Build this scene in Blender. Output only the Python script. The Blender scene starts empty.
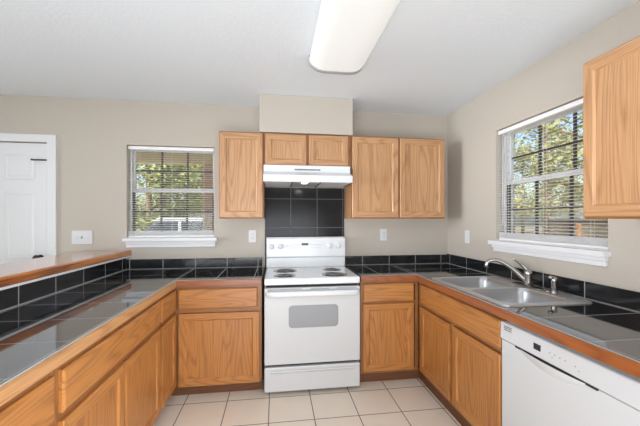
import bpy, bmesh, math, random
from mathutils import Vector, Matrix
random.seed(7)
S = bpy.context.scene
COL = S.collection

# ------------------------------------------------------------------ camera, sky, lights, exposure
H = 1.3777
YAW = 0.1367
cam_d = bpy.data.cameras.new('camera')
cam = bpy.data.objects.new('camera', cam_d)
COL.objects.link(cam)
cam.location = (0, 0, H)
cam.rotation_euler = (math.pi / 2, 0, -YAW)
cam_d.sensor_width = 36.0
cam_d.lens = 319.53 / 640 * 36
cam_d.shift_y = 6.38 / 640
cam_d.clip_start = 0.02
S.camera = cam

S.view_settings.view_transform = 'Standard'
S.view_settings.look = 'None'
S.view_settings.gamma = 1.0
S.view_settings.use_curve_mapping = False
S.view_settings.exposure = 0.0

world = bpy.data.worlds.new('sky')
S.world = world
world.use_nodes = True
wn, wl = world.node_tree.nodes, world.node_tree.links
for n in list(wn):
    wn.remove(n)
w_out = wn.new('ShaderNodeOutputWorld')
w_bg = wn.new('ShaderNodeBackground')
w_sky = wn.new('ShaderNodeTexSky')
w_sky.sky_type = 'NISHITA'
w_sky.sun_disc = False
w_sky.sun_elevation = math.radians(40)
w_sky.sun_rotation = math.radians(215)
w_sky.air_density = 1.0
w_sky.dust_density = 2.5
w_bg.inputs['Strength'].default_value = 0.28
wl.new(w_sky.outputs[0], w_bg.inputs['Color'])
wl.new(w_bg.outputs[0], w_out.inputs['Surface'])


def lamp(name, kind, loc, target, power, size=1.0, size_y=None, color=(1, 1, 1), spread=180):
    d = bpy.data.lights.new(name, kind)
    d.energy = power
    d.color = color
    if kind == 'AREA':
        d.size = size
        d.spread = math.radians(spread)
        if size_y:
            d.shape = 'RECTANGLE'
            d.size_y = size_y
    elif kind == 'SUN':
        d.angle = math.radians(1.5)
    else:
        d.shadow_soft_size = size
    o = bpy.data.objects.new(name, d)
    COL.objects.link(o)
    o.location = loc
    v = Vector(target) - Vector(loc)
    o.rotation_euler = v.to_track_quat('-Z', 'Y').to_euler()
    return o


lamp('sun', 'SUN', (-10, -10, 20), (0, 0, 4), 6.0, color=(1, .95, .86))
# unseen fill lamps, added to brighten the left cabinets, ceiling and right wall
COOL = (.93, .97, 1.03)
lamp('left_cabinet_fill', 'AREA', (1.6, -.6, 1.4), (-.9, 1.45, .45), 10.5, 1.1, 1.1, COOL, spread=60)
lamp('ceiling_bounce_light', 'AREA', (-0.4, -1.2, 0.8), (-.05, .4, 2.6), 135, 3.2, 2.2, COOL)
lamp('right_wall_fill', 'AREA', (-4.1, 1.4, 1.5), (1.8, 2.7, 1.4), 22, 2.2, 1.9, COOL, spread=50)

# ------------------------------------------------------------------ material helpers
MATS = {}


def new_mat(name):
    m = bpy.data.materials.new(name)
    m.use_nodes = True
    MATS[name] = m
    nt = m.node_tree
    return m, nt, nt.nodes['Principled BSDF']


def srgb(r, g, b):
    def f(c):
        c /= 255.0
        return c / 12.92 if c <= 0.04045 else ((c + 0.055) / 1.055) ** 2.4
    return (f(r), f(g), f(b), 1)


def plain(name, rgb, rough=0.5, metal=0.0, spec=0.5, bump=0.0, bscale=60, var=0.0, coat=0.0, ior=1.5):
    m, nt, b = new_mat(name)
    c = srgb(*rgb)
    b.inputs['Base Color'].default_value = c
    b.inputs['Roughness'].default_value = rough
    b.inputs['Metallic'].default_value = metal
    b.inputs['Specular IOR Level'].default_value = spec
    b.inputs['IOR'].default_value = ior
    b.inputs['Coat Weight'].default_value = coat
    tc = nt.nodes.new('ShaderNodeTexCoord')
    nz = nt.nodes.new('ShaderNodeTexNoise')
    nz.inputs['Scale'].default_value = bscale
    nz.inputs['Detail'].default_value = 3
    nt.links.new(tc.outputs['Object'], nz.inputs['Vector'])
    if var > 0:
        mx = nt.nodes.new('ShaderNodeMix')
        mx.data_type = 'RGBA'
        mx.inputs['A'].default_value = tuple(x * (1 - var) for x in c[:3]) + (1,)
        mx.inputs['B'].default_value = tuple(min(1, x * (1 + var)) for x in c[:3]) + (1,)
        nt.links.new(nz.outputs['Fac'], mx.inputs['Factor'])
        nt.links.new(mx.outputs['Result'], b.inputs['Base Color'])
    if bump > 0:
        bp = nt.nodes.new('ShaderNodeBump')
        bp.inputs['Strength'].default_value = bump
        bp.inputs['Distance'].default_value = 0.004
        nt.links.new(nz.outputs['Fac'], bp.inputs['Height'])
        nt.links.new(bp.outputs['Normal'], b.inputs['Normal'])
    return m


def mth(nt, op, a, b=None):
    n = nt.nodes.new('ShaderNodeMath')
    n.operation = op
    for i, v in enumerate((a, b)):
        if v is None:
            continue
        if isinstance(v, (int, float)):
            n.inputs[i].default_value = v
        else:
            nt.links.new(v, n.inputs[i])
    return n.outputs[0]


def wood(name, light, mid, dark, axis, rough=0.38, coat=0.15, across=5.5, along=0.55, rings=20.0, contrast=0.85):
    """flat-sawn oak: contour rings of a stretched noise plus fine pores along the grain axis"""
    m, nt, b = new_mat(name)
    tc = nt.nodes.new('ShaderNodeTexCoord')
    oi = nt.nodes.new('ShaderNodeObjectInfo')
    off = nt.nodes.new('ShaderNodeVectorMath')
    off.operation = 'SCALE'
    off.inputs[0].default_value = (37.0, 21.0, 29.0)
    nt.links.new(oi.outputs['Random'], off.inputs['Scale'])
    add = nt.nodes.new('ShaderNodeVectorMath')
    nt.links.new(tc.outputs['Object'], add.inputs[0])
    nt.links.new(off.outputs[0], add.inputs[1])

    def mapped(al, ac):
        mp = nt.nodes.new('ShaderNodeMapping')
        sc = [ac, ac, ac]
        sc['XYZ'.index(axis)] = al
        mp.inputs['Scale'].default_value = sc
        nt.links.new(add.outputs[0], mp.inputs['Vector'])
        return mp.outputs[0]

    n1 = nt.nodes.new('ShaderNodeTexNoise')
    n1.inputs['Scale'].default_value = 1.0
    n1.inputs['Detail'].default_value = 1.5
    n1.inputs['Roughness'].default_value = 0.4
    n1.inputs['Distortion'].default_value = 0.3
    nt.links.new(mapped(along, across), n1.inputs['Vector'])
    s = mth(nt, 'MULTIPLY', n1.outputs['Fac'], rings * 6.283)
    s = mth(nt, 'SINE', s)
    s = mth(nt, 'MULTIPLY_ADD', s, 0.5)
    s.node.inputs[2].default_value = 0.5
    s = mth(nt, 'POWER', s, 3.0)
    n2 = nt.nodes.new('ShaderNodeTexNoise')
    n2.inputs['Scale'].default_value = 1.0
    n2.inputs['Detail'].default_value = 2
    nt.links.new(mapped(5.0, 160.0), n2.inputs['Vector'])
    n3 = nt.nodes.new('ShaderNodeTexNoise')
    n3.inputs['Scale'].default_value = 1.0
    n3.inputs['Detail'].default_value = 2
    nt.links.new(mapped(0.8, 3.5), n3.inputs['Vector'])
    mx = nt.nodes.new('ShaderNodeMix')
    mx.data_type = 'RGBA'
    mx.inputs['A'].default_value = srgb(*light)
    mx.inputs['B'].default_value = srgb(*mid)
    nt.links.new(n3.outputs['Fac'], mx.inputs['Factor'])
    p = mth(nt, 'SUBTRACT', n2.outputs['Fac'], 0.42)
    p = mth(nt, 'MULTIPLY', p, 1.6)
    f = mth(nt, 'MULTIPLY', s, 0.42 * contrast)
    f = mth(nt, 'ADD', f, mth(nt, 'MULTIPLY', p, 0.7 * contrast))
    f.node.use_clamp = True
    mx2 = nt.nodes.new('ShaderNodeMix')
    mx2.data_type = 'RGBA'
    nt.links.new(f, mx2.inputs['Factor'])
    nt.links.new(mx.outputs['Result'], mx2.inputs['A'])
    mx2.inputs['B'].default_value = srgb(*dark)
    nt.links.new(mx2.outputs['Result'], b.inputs['Base Color'])
    b.inputs['Roughness'].default_value = rough
    b.inputs['Coat Weight'].default_value = coat
    b.inputs['Coat Roughness'].default_value = 0.2
    bp = nt.nodes.new('ShaderNodeBump')
    bp.inputs['Strength'].default_value = 0.12
    bp.inputs['Distance'].default_value = 0.001
    nt.links.new(n2.outputs['Fac'], bp.inputs['Height'])
    nt.links.new(bp.outputs['Normal'], b.inputs['Normal'])
    return m


def tile(name, rgb, grout, lines, rough, ior=1.5, var=0.15, wav=0.0, grough=0.7, spec=0.5):
    """lines: (axis, offset, spacing, width); spacing 0 = a single joint. World position coordinates."""
    m, nt, b = new_mat(name)
    g = nt.nodes.new('ShaderNodeNewGeometry')
    sep = nt.nodes.new('ShaderNodeSeparateXYZ')
    nt.links.new(g.outputs['Position'], sep.inputs[0])
    mask = None
    for ax, o, sp, w in lines:
        c = mth(nt, 'SUBTRACT', sep.outputs['XYZ'.index(ax)], o)
        if sp > 0:
            c = mth(nt, 'DIVIDE', c, sp)
            c = mth(nt, 'ADD', c, 0.5)
            c = mth(nt, 'FLOORED_MODULO', c, 1.0)
            c = mth(nt, 'SUBTRACT', c, 0.5)
            c = mth(nt, 'MULTIPLY', c, sp)
        c = mth(nt, 'ABSOLUTE', c)
        k = mth(nt, 'LESS_THAN', c, w / 2)
        mask = k if mask is None else mth(nt, 'MAXIMUM', mask, k)
    nz = nt.nodes.new('ShaderNodeTexNoise')
    nz.inputs['Scale'].default_value = 5.0
    nz.inputs['Detail'].default_value = 6
    nz.inputs['Roughness'].default_value = 0.65
    nt.links.new(g.outputs['Position'], nz.inputs['Vector'])
    c = srgb(*rgb)
    v = nt.nodes.new('ShaderNodeMix')
    v.data_type = 'RGBA'
    v.inputs['A'].default_value = tuple(x * (1 - var) for x in c[:3]) + (1,)
    v.inputs['B'].default_value = tuple(x * (1 + var) for x in c[:3]) + (1,)
    nt.links.new(nz.outputs['Fac'], v.inputs['Factor'])
    mx = nt.nodes.new('ShaderNodeMix')
    mx.data_type = 'RGBA'
    nt.links.new(v.outputs['Result'], mx.inputs['A'])
    mx.inputs['B'].default_value = srgb(*grout)
    nt.links.new(mask, mx.inputs['Factor'])
    nt.links.new(mx.outputs['Result'], b.inputs['Base Color'])
    r = nt.nodes.new('ShaderNodeMix')
    r.inputs[2].default_value = rough
    r.inputs[3].default_value = grough
    nt.links.new(mask, r.inputs[0])
    nt.links.new(r.outputs[0], b.inputs['Roughness'])
    b.inputs['IOR'].default_value = ior
    b.inputs['Specular IOR Level'].default_value = spec
    bp = nt.nodes.new('ShaderNodeBump')
    bp.inputs['Strength'].default_value = 0.5
    bp.inputs['Distance'].default_value = 0.001
    h = mth(nt, 'SUBTRACT', 1.0, mask)
    if wav > 0:
        n2 = nt.nodes.new('ShaderNodeTexNoise')
        n2.inputs['Scale'].default_value = 9.0
        nt.links.new(g.outputs['Position'], n2.inputs['Vector'])
        h = mth(nt, 'ADD', h, mth(nt, 'MULTIPLY', n2.outputs['Fac'], wav))
    nt.links.new(h, bp.inputs['Height'])
    nt.links.new(bp.outputs['Normal'], b.inputs['Normal'])
    return m


def emit(name, rgb, strength):
    m, nt, b = new_mat(name)
    b.inputs['Base Color'].default_value = srgb(*rgb)
    b.inputs['Emission Color'].default_value = srgb(*rgb)
    b.inputs['Emission Strength'].default_value = strength
    return m


def glass(name):
    m, nt, b = new_mat(name)
    nt.nodes.remove(b)
    out = nt.nodes['Material Output']
    t = nt.nodes.new('ShaderNodeBsdfTransparent')
    t.inputs[0].default_value = (.96, .975, .97, 1)
    g = nt.nodes.new('ShaderNodeBsdfGlossy')
    g.inputs['Roughness'].default_value = 0.01
    lw = nt.nodes.new('ShaderNodeLayerWeight')
    fr = mth(nt, 'POWER', lw.outputs['Facing'], 4.0)
    fr = mth(nt, 'MULTIPLY_ADD', fr, .4)
    fr.node.inputs[2].default_value = .02
    mx = nt.nodes.new('ShaderNodeMixShader')
    nt.links.new(fr, mx.inputs[0])
    nt.links.new(t.outputs[0], mx.inputs[1])
    nt.links.new(g.outputs[0], mx.inputs[2])
    nt.links.new(mx.outputs[0], out.inputs[0])
    return m


WALL = plain('wall_paint', (194, 186, 174), 0.85, bump=0.25, bscale=90, var=0.02)
CEIL = plain('ceiling_paint', (230, 236, 240), 0.9, bump=0.35, bscale=70, var=0.01)
TRIM = plain('white_trim_paint', (230, 231, 232), 0.45, bump=0.03)
OAK_L, OAK_M, OAK_D = (205, 161, 118), (190, 142, 97), (132, 84, 48)
OAK = {a: wood('oak_grain_' + a.lower(), OAK_L, OAK_M, OAK_D, a) for a in 'XYZ'}
LOK_L, LOK_M, LOK_D = (197, 135, 71), (176, 114, 55), (114, 64, 30)
LOW = {a: wood('honey_oak_grain_' + a.lower(), LOK_L, LOK_M, LOK_D, a) for a in 'XYZ'}
EDGE = {a: wood('counter_edge_wood_' + a.lower(), (166, 96, 46), (140, 74, 32), (84, 38, 18), a, rough=.35, coat=.3)
        for a in 'XY'}
EDGEL = wood('light_counter_edge_wood', (212, 164, 112), (190, 136, 84), (140, 88, 46), 'Y', rough=.35, coat=.3)
BAR = wood('bar_slab_wood', (224, 152, 70), (168, 74, 32), (92, 32, 16), 'Y', rough=.16, coat=1.0, across=12, along=1.3,
           rings=2, contrast=1.35)
FRM = {a: wood('gap_shade_frame_oak_' + a.lower(), (164, 110, 64), (146, 94, 52), (98, 58, 30), a) for a in 'XYZ'}  # frame oak darkened to stand in for shade in the gaps between doors
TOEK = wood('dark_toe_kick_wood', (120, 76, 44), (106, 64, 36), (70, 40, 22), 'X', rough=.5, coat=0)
PINT = plain('cabinet_interior_wood', (176, 128, 82), 0.6, var=.1, bscale=8)
GROUT = (158, 160, 160)
BLACK = (40, 41, 43)
T_LEFT = tile('counter_tile_beside_bar', BLACK, GROUT,
              [('Y', 1.924, .2935, .003), ('X', -1.352, 0, .005), ('X', -.775, 0, .003)],
              0.05, ior=2.9, wav=.35)
T_BACKL = tile('counter_tile_back', BLACK, GROUT, [('X', -.757, .2915, .005), ('Y', 3.16, 0, .004)],
               0.05, ior=2.9, wav=.35)
T_BACKR = tile('counter_tile_corner', BLACK, GROUT, [('X', .871, .284, .005), ('Y', 3.16, 0, .004)],
               0.05, ior=2.9, wav=.35)
T_RIGHT = tile('counter_tile_sink_side', BLACK, GROUT,
               [('Y', 1.058, .2935, .005), ('X', 1.782, 0, .005), ('X', 1.19, 0, .003)], 0.05, ior=2.9, wav=.35)
S_BACKL = tile('splash_tile_back', (30, 31, 33), GROUT, [('X', -.757, .2915, .006), ('Z', .9165, 0, .005)], 0.08, wav=.3)
S_BACKR = tile('splash_tile_corner', (30, 31, 33), GROUT, [('X', .871, .284, .006), ('Z', .9165, 0, .005)], 0.08, wav=.3)
S_LEFT = tile('splash_tile_bar', (30, 31, 33), GROUT, [('Y', 1.924, .2935, .006), ('Z', .9165, 0, .006)], 0.08, wav=.3)
S_RIGHT = tile('splash_tile_sink', (30, 31, 33), GROUT, [('Y', 1.058, .2935, .006), ('Z', .9165, 0, .005)], 0.08, wav=.3)
T_STOVE = tile('stove_wall_tile', (38, 38, 40), (112, 114, 116),
               [('X', .144, .262, .005), ('Z', 1.296, .284, .005)], 0.16, wav=.4, spec=.2)
FLOOR = tile('floor_tile', (238, 227, 211), (128, 118, 110), [('X', -.68, .3145, .007), ('Y', 2.497, .3105, .007)],
             0.42, var=.06, wav=.2)
WHITE = plain('white_enamel', (205, 207, 208), 0.22, bump=0.0, coat=.3)
WHITEB = plain('bright_white_enamel', (226, 229, 231), 0.22, coat=.3)
WHITE2 = plain('white_plastic', (222, 224, 225), 0.4)
STEEL = plain('brushed_steel', (222, 223, 225), 0.42, metal=1.0, bump=.04, bscale=200)
STEELB = plain('sink_bowl_steel', (188, 189, 191), 0.34, metal=1.0, bump=.04, bscale=200)
CHROME = plain('satin_nickel', (178, 176, 172), 0.2, metal=1.0)
DARKM = plain('dark_bronze', (48, 44, 40), 0.45, metal=.3)
BRONZE = plain('bronze_window_grille', (70, 62, 54), 0.5)
IRON = plain('burner_coil_iron', (128, 126, 124), 0.35, metal=.8)
DRIP = plain('chrome_drip_pan', (150, 150, 152), 0.18, metal=1.0)
GLASS = glass('window_glass')
OVENG = plain('oven_window_glass', (150, 152, 155), 0.15, spec=.6)
SCREEN = plain('dark_display', (36, 38, 40), 0.2)
GREY = plain('grey_marking', (150, 152, 156), 0.5)
SHADOWG = plain('dark_gap_plastic', (40, 40, 42), 0.7)
SLAT = plain('white_blind_slat', (240, 240, 238), 0.5)
_nt = SLAT.node_tree
_tr = _nt.nodes.new('ShaderNodeBsdfTranslucent')
_tr.inputs[0].default_value = (.9, .9, .88, 1)
_mx = _nt.nodes.new('ShaderNodeMixShader')
_mx.inputs[0].default_value = .45
_nt.links.new(_nt.nodes['Principled BSDF'].outputs[0], _mx.inputs[1])
_nt.links.new(_tr.outputs[0], _mx.inputs[2])
_nt.links.new(_mx.outputs[0], _nt.nodes['Material Output'].inputs[0])
GRT = plain('pale_grout', (196, 192, 186), 0.8)
ENDCAP = plain('lamp_end_cap', (168, 169, 170), 0.5)
DIFF = emit('lamp_diffuser', (232, 232, 228), .55)
DIFF.node_tree.nodes['Principled BSDF'].inputs['Base Color'].default_value = srgb(190, 190, 188)
LENS = emit('hood_lamp_lens', (255, 250, 240), 14.0)
FILTER = plain('hood_filter_mesh', (196, 197, 198), 0.4, metal=.4, bump=.6, bscale=300)


# ------------------------------------------------------------------ geometry helpers
def box(bm, x0, x1, y0, y1, z0, z1, mi=0):
    if x1 < x0: x0, x1 = x1, x0
    if y1 < y0: y0, y1 = y1, y0
    if z1 < z0: z0, z1 = z1, z0
    v = [bm.verts.new(p) for p in ((x0, y0, z0), (x1, y0, z0), (x1, y1, z0), (x0, y1, z0),
                                   (x0, y0, z1), (x1, y0, z1), (x1, y1, z1), (x0, y1, z1))]
    for q in ((0, 3, 2, 1), (4, 5, 6, 7), (0, 1, 5, 4), (1, 2, 6, 5), (2, 3, 7, 6), (3, 0, 4, 7)):
        f = bm.faces.new([v[i] for i in q])
        f.material_index = mi
    return bm


def BX(*a):
    return box(bmesh.new(), *a)


def tube(bm, pts, r, seg=12, caps=True):
    pts = [Vector(p) for p in pts]
    rs = r if isinstance(r, (list, tuple)) else [r] * len(pts)
    rings, ref = [], None
    for i, p in enumerate(pts):
        a = pts[max(0, i - 1)]
        b = pts[min(len(pts) - 1, i + 1)]
        t = (b - a).normalized()
        if ref is None:
            ref = Vector((0, 0, 1)) if abs(t.z) < .9 else Vector((1, 0, 0))
        u = t.cross(ref).normalized()
        w = u.cross(t).normalized()
        ref = w
        rings.append([bm.verts.new(p + (u * math.cos(k * 2 * math.pi / seg) + w * math.sin(k * 2 * math.pi / seg)) * rs[i])
                      for k in range(seg)])
    for i in range(len(rings) - 1):
        for k in range(seg):
            bm.faces.new((rings[i][k], rings[i][(k + 1) % seg], rings[i + 1][(k + 1) % seg], rings[i + 1][k]))
    if caps:
        bm.faces.new(rings[0][::-1])
        bm.faces.new(rings[-1])
    return bm


def lathe(bm, prof, c, axis='Z', seg=24, sign=1):
    """prof: (radius, height along axis)"""
    c = Vector(c)
    rings = []
    for r, h in prof:
        ring = []
        for k in range(seg):
            a = 2 * math.pi * k / seg
            ca, sa = r * math.cos(a), r * math.sin(a)
            h2 = h * sign
            p = {'Z': (ca, sa, h2), 'Y': (ca, h2, sa), 'X': (h2, ca, sa)}[axis]
            ring.append(bm.verts.new(c + Vector(p)))
        rings.append(ring)
    for i in range(len(rings) - 1):
        for k in range(seg):
            bm.faces.new((rings[i][k], rings[i][(k + 1) % seg], rings[i + 1][(k + 1) % seg], rings[i + 1][k]))
    bm.faces.new(rings[0][::-1])
    bm.faces.new(rings[-1])
    return bm


def prism(bm, poly, axis, a, b):
    """poly in the other two axes (in xyz order), extruded along axis from a to b"""
    def mk(p, t):
        if axis == 'X': return (t, p[0], p[1])
        if axis == 'Y': return (p[0], t, p[1])
        return (p[0], p[1], t)
    va = [bm.verts.new(mk(p, a)) for p in poly]
    vb = [bm.verts.new(mk(p, b)) for p in poly]
    n = len(poly)
    for i in range(n):
        bm.faces.new((va[i], va[(i + 1) % n], vb[(i + 1) % n], vb[i]))
    bm.faces.new(va[::-1])
    bm.faces.new(vb)
    return bm


def base_of(o):
    v = Vector((0, 0, 0))
    while o is not None:
        v += Vector(o.location)
        o = o.parent
    return v


def obj(name, bm, mats, parent=None, bevel=0.0, smooth=False, seg=2, label=None):
    """bm in world coordinates; becomes one mesh object under parent"""
    if not isinstance(mats, (list, tuple)):
        mats = [mats]
    bmesh.ops.recalc_face_normals(bm, faces=bm.faces[:])
    if parent is not None:
        bmesh.ops.translate(bm, vec=-base_of(parent), verts=bm.verts[:])
    me = bpy.data.meshes.new(name)
    bm.to_mesh(me)
    bm.free()
    for m in mats:
        me.materials.append(m)
    if smooth:
        for p in me.polygons:
            p.use_smooth = True
    o = bpy.data.objects.new(name, me)
    COL.objects.link(o)
    if parent is not None:
        o.parent = parent
    if bevel > 0:
        md = o.modifiers.new('bevel', 'BEVEL')
        md.width = bevel
        md.segments = seg
        md.limit_method = 'ANGLE'
        md.angle_limit = math.radians(40)
    if label:
        o['label'] = label
    return o


def tag(o, label, cat, group=None):
    o['label'] = label
    o['category'] = cat
    if group:
        o['group'] = group
    return o


def thing(name, label, cat, loc, group=None):
    o = bpy.data.objects.new(name, None)
    COL.objects.link(o)
    o.location = loc
    o.empty_display_size = .1
    return tag(o, label, cat, group)


def struct(name, bm, mats, parent=None, **k):
    o = obj(name, bm, mats, parent, **k)
    if parent is None:
        o['kind'] = 'structure'
    return o


def copy_tree(o, parent=None):
    c = o.copy()
    COL.objects.link(c)
    if parent is not None:
        c.parent = parent
    for ch in list(o.children):
        copy_tree(ch, c)
    return c


# ------------------------------------------------------------------ room shell
XR, YB, ZC = 1.805, 3.177, 2.479
XL, YF = -4.3, -3.6
TH = .15
W1 = (-1.372, -.588, 1.205, 2.070)      # back window opening x0 x1 z0 z1
W2 = (1.522, 2.425, 1.205, 2.112)       # right window opening y0 y1 z0 z1
D1 = (-2.85, -2.03, 2.068)
struct('floor', BX(XL - TH, XR + TH, YF - TH, YB + TH, -.1, 0), FLOOR)
struct('ceiling', BX(XL - TH, XR + TH, YF - TH, YB + TH, ZC, ZC + .12), CEIL)
bm = bmesh.new()
for x0, x1, z0, z1 in ((XL - TH, D1[0], 0, ZC), (D1[0], D1[1], D1[2], ZC), (D1[1], W1[0], 0, ZC), (W1[0], W1[1], 0, W1[2]),
                       (W1[0], W1[1], W1[3], ZC), (W1[1], XR + TH, 0, ZC)):
    box(bm, x0, x1, YB, YB + TH, z0, z1)
struct('wall_back', bm, WALL)
bm = bmesh.new()
for y0, y1, z0, z1 in ((YF, W2[0], 0, ZC), (W2[0], W2[1], 0, W2[2]), (W2[0], W2[1], W2[3], ZC), (W2[1], YB, 0, ZC)):
    box(bm, XR, XR + TH, y0, y1, z0, z1)
struct('wall_right', bm, WALL)
struct('wall_left', BX(XL - TH, XL, YF, YB, 0, ZC), WALL)
struct('wall_front', BX(XL - TH, XR + TH, YF - TH, YF, 0, ZC), WALL)
# half wall that carries the bar
struct('wall_bar', BX(-1.62, -1.385, .25, YB, 0, 1.043), WALL)
# soffit over the range
struct('wall_soffit', BX(-.1436, .695, 2.846, YB, 2.147, ZC), WALL, bevel=.006)

# ---- door beyond the bar
d = struct('door_1', bmesh.new(), TRIM)
bm = bmesh.new()
dy = YB + .015
box(bm, D1[0] + .004, D1[1] - .004, dy, dy + .04, .01, D1[2] - .006)
obj('slab', bm, TRIM, d, bevel=.002)
for px0, px1 in ((D1[0] + .11, D1[0] + .37), (D1[1] - .42 + .06, D1[1] - .11)):
    for pz0, pz1 in ((1.73, 1.96), (1.02, 1.62), (.22, .90)):
        bm = bmesh.new()
        loops = []
        for ins, n in ((0, 0), (.012, .006), (.03, .001), (.045, .005)):
            loops.append([bm.verts.new(p) for p in ((px0 + ins, dy - n, pz0 + ins), (px1 - ins, dy - n, pz0 + ins),
                                                    (px1 - ins, dy - n, pz1 - ins), (px0 + ins, dy - n, pz1 - ins))])
        for a, b in zip(loops, loops[1:]):
            for i in range(4):
                bm.faces.new((a[i], a[(i + 1) % 4], b[(i + 1) % 4], b[i]))
        bm.faces.new(loops[-1])
        obj('raised_panel', bm, TRIM, d)
bm = bmesh.new()
for x0, x1, z0, z1 in ((D1[0] - .074, D1[0], 0, D1[2] + .068), (D1[1], D1[1] + .074, 0, D1[2] + .068),
                       (D1[0], D1[1], D1[2], D1[2] + .068)):
    box(bm, x0, x1, YB - .018, YB - .0005, z0, z1)
obj('casing', bm, TRIM, d, bevel=.004)
bm = bmesh.new()
box(bm, D1[1] - .125, D1[1] + .004, YB - .004, YB + .012, 1.906, 1.916)
lathe(bm, [(.008, 0), (.009, .012), (.005, .016)], (D1[1] - .125, YB - .0, 1.911), 'Y', 10, -1)
obj('door_latch', bm, DARKM, d)
bm = bmesh.new()
lathe(bm, [(.026, 0), (.026, .006), (.012, .01), (.012, .035), (.024, .042), (.029, .055), (.024, .066), (.01, .07)],
      (D1[1] - .068, dy - .0005, 1.035), 'Y', 20, -1)
obj('door_knob', bm, DARKM, d, smooth=True)

# ---- windows
RAILW = plain('white_blind_rail', (244, 244, 243), 0.45)
def window(name, orient, a0, a1, z0, z1, plane):
    """orient B: in back wall, u = x, depth +Y; R: in right wall, u = y, depth +X"""
    def bx(bm, u0, u1, n0, n1, w0, w1):
        if orient == 'B':
            return box(bm, u0, u1, plane + n0, plane + n1, w0, w1)
        return box(bm, plane + n0, plane + n1, u0, u1, w0, w1)
    w = struct(name, bmesh.new(), TRIM)
    t = .018
    bm = bmesh.new()
    for n0, n1, tt in ((.075, .145, t),):
        bx(bm, a0, a0 + tt, n0, n1, z0, z1); bx(bm, a1 - tt, a1, n0, n1, z0, z1)
        bx(bm, a0 + tt, a1 - tt, n0, n1, z0, z0 + tt); bx(bm, a0 + tt, a1 - tt, n0, n1, z1 - tt, z1)
    obj('window_frame', bm, TRIM, w)
    zm = z0 + (z1 - z0) * .515
    ia, ib = a0 + t, a1 - t
    for nm, s0, s1, n in (('upper_sash', zm - .012, z1 - t, .112), ('lower_sash', z0 + t, zm + .024, .086)):
        st = .016
        bm = bmesh.new()
        bx(bm, ia, ia + st, n, n + .024, s0, s1); bx(bm, ib - st, ib, n, n + .024, s0, s1)
        s = obj(nm, bm, BRONZE if nm == 'lower_sash' else TRIM, w)
        bm = bmesh.new()
        if nm == 'upper_sash':
            bx(bm, ia + st, ib - st, n, n + .024, s1 - .02, s1); bx(bm, ia + st, ib - st, n, n + .024, s0, s0 + .03)
        else:
            bx(bm, ia + st, ib - st, n, n + .026, s0, s0 + .035); bx(bm, ia, ib, n - .004, n + .024, s1 - .034, s1)
        obj('sash_rail', bm, TRIM, s, bevel=.002)
        bm = bmesh.new()
        for k in (1, 2):
            u = ia + st + (ib - ia - 2 * st) * k / 3
            bx(bm, u - .008, u + .008, n + .005, n + .019, s0 + .03, s1 - .02)
        zz = (s0 + .03 + s1 - .03) / 2
        bx(bm, ia + st, ib - st, n + .0055, n + .0185, zz - .008, zz + .008)
        obj('muntin_grid', bm, BRONZE, s)
        bm = bmesh.new()
        bx(bm, ia + st, ib - st, n + .010, n + .014, s0 + .02, s1 - .015)
        obj('pane', bm, GLASS, s)
    # stool and apron
    o0, o1 = ((-1.388, -.556) if orient == 'B' else (1.500, 2.452))
    bm = bmesh.new()
    bx(bm, o0, o1, -.055, -.0005, z0 - .032, z0)
    bx(bm, a0 + .001, a1 - .001, -.0005, .075, z0 - .0, z0 + .006)
    obj('window_sill', bm, TRIM, w, bevel=.005)
    bm = bmesh.new()
    bx(bm, o0 + .015, o1 - .015, -.03, -.0005, z0 - .058, z0 - .033)
    bx(bm, o0 + .02, o1 - .02, -.02, -.0005, z0 - .088, z0 - .058)
    obj('window_apron', bm, TRIM, w, bevel=.004)
    return w


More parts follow.
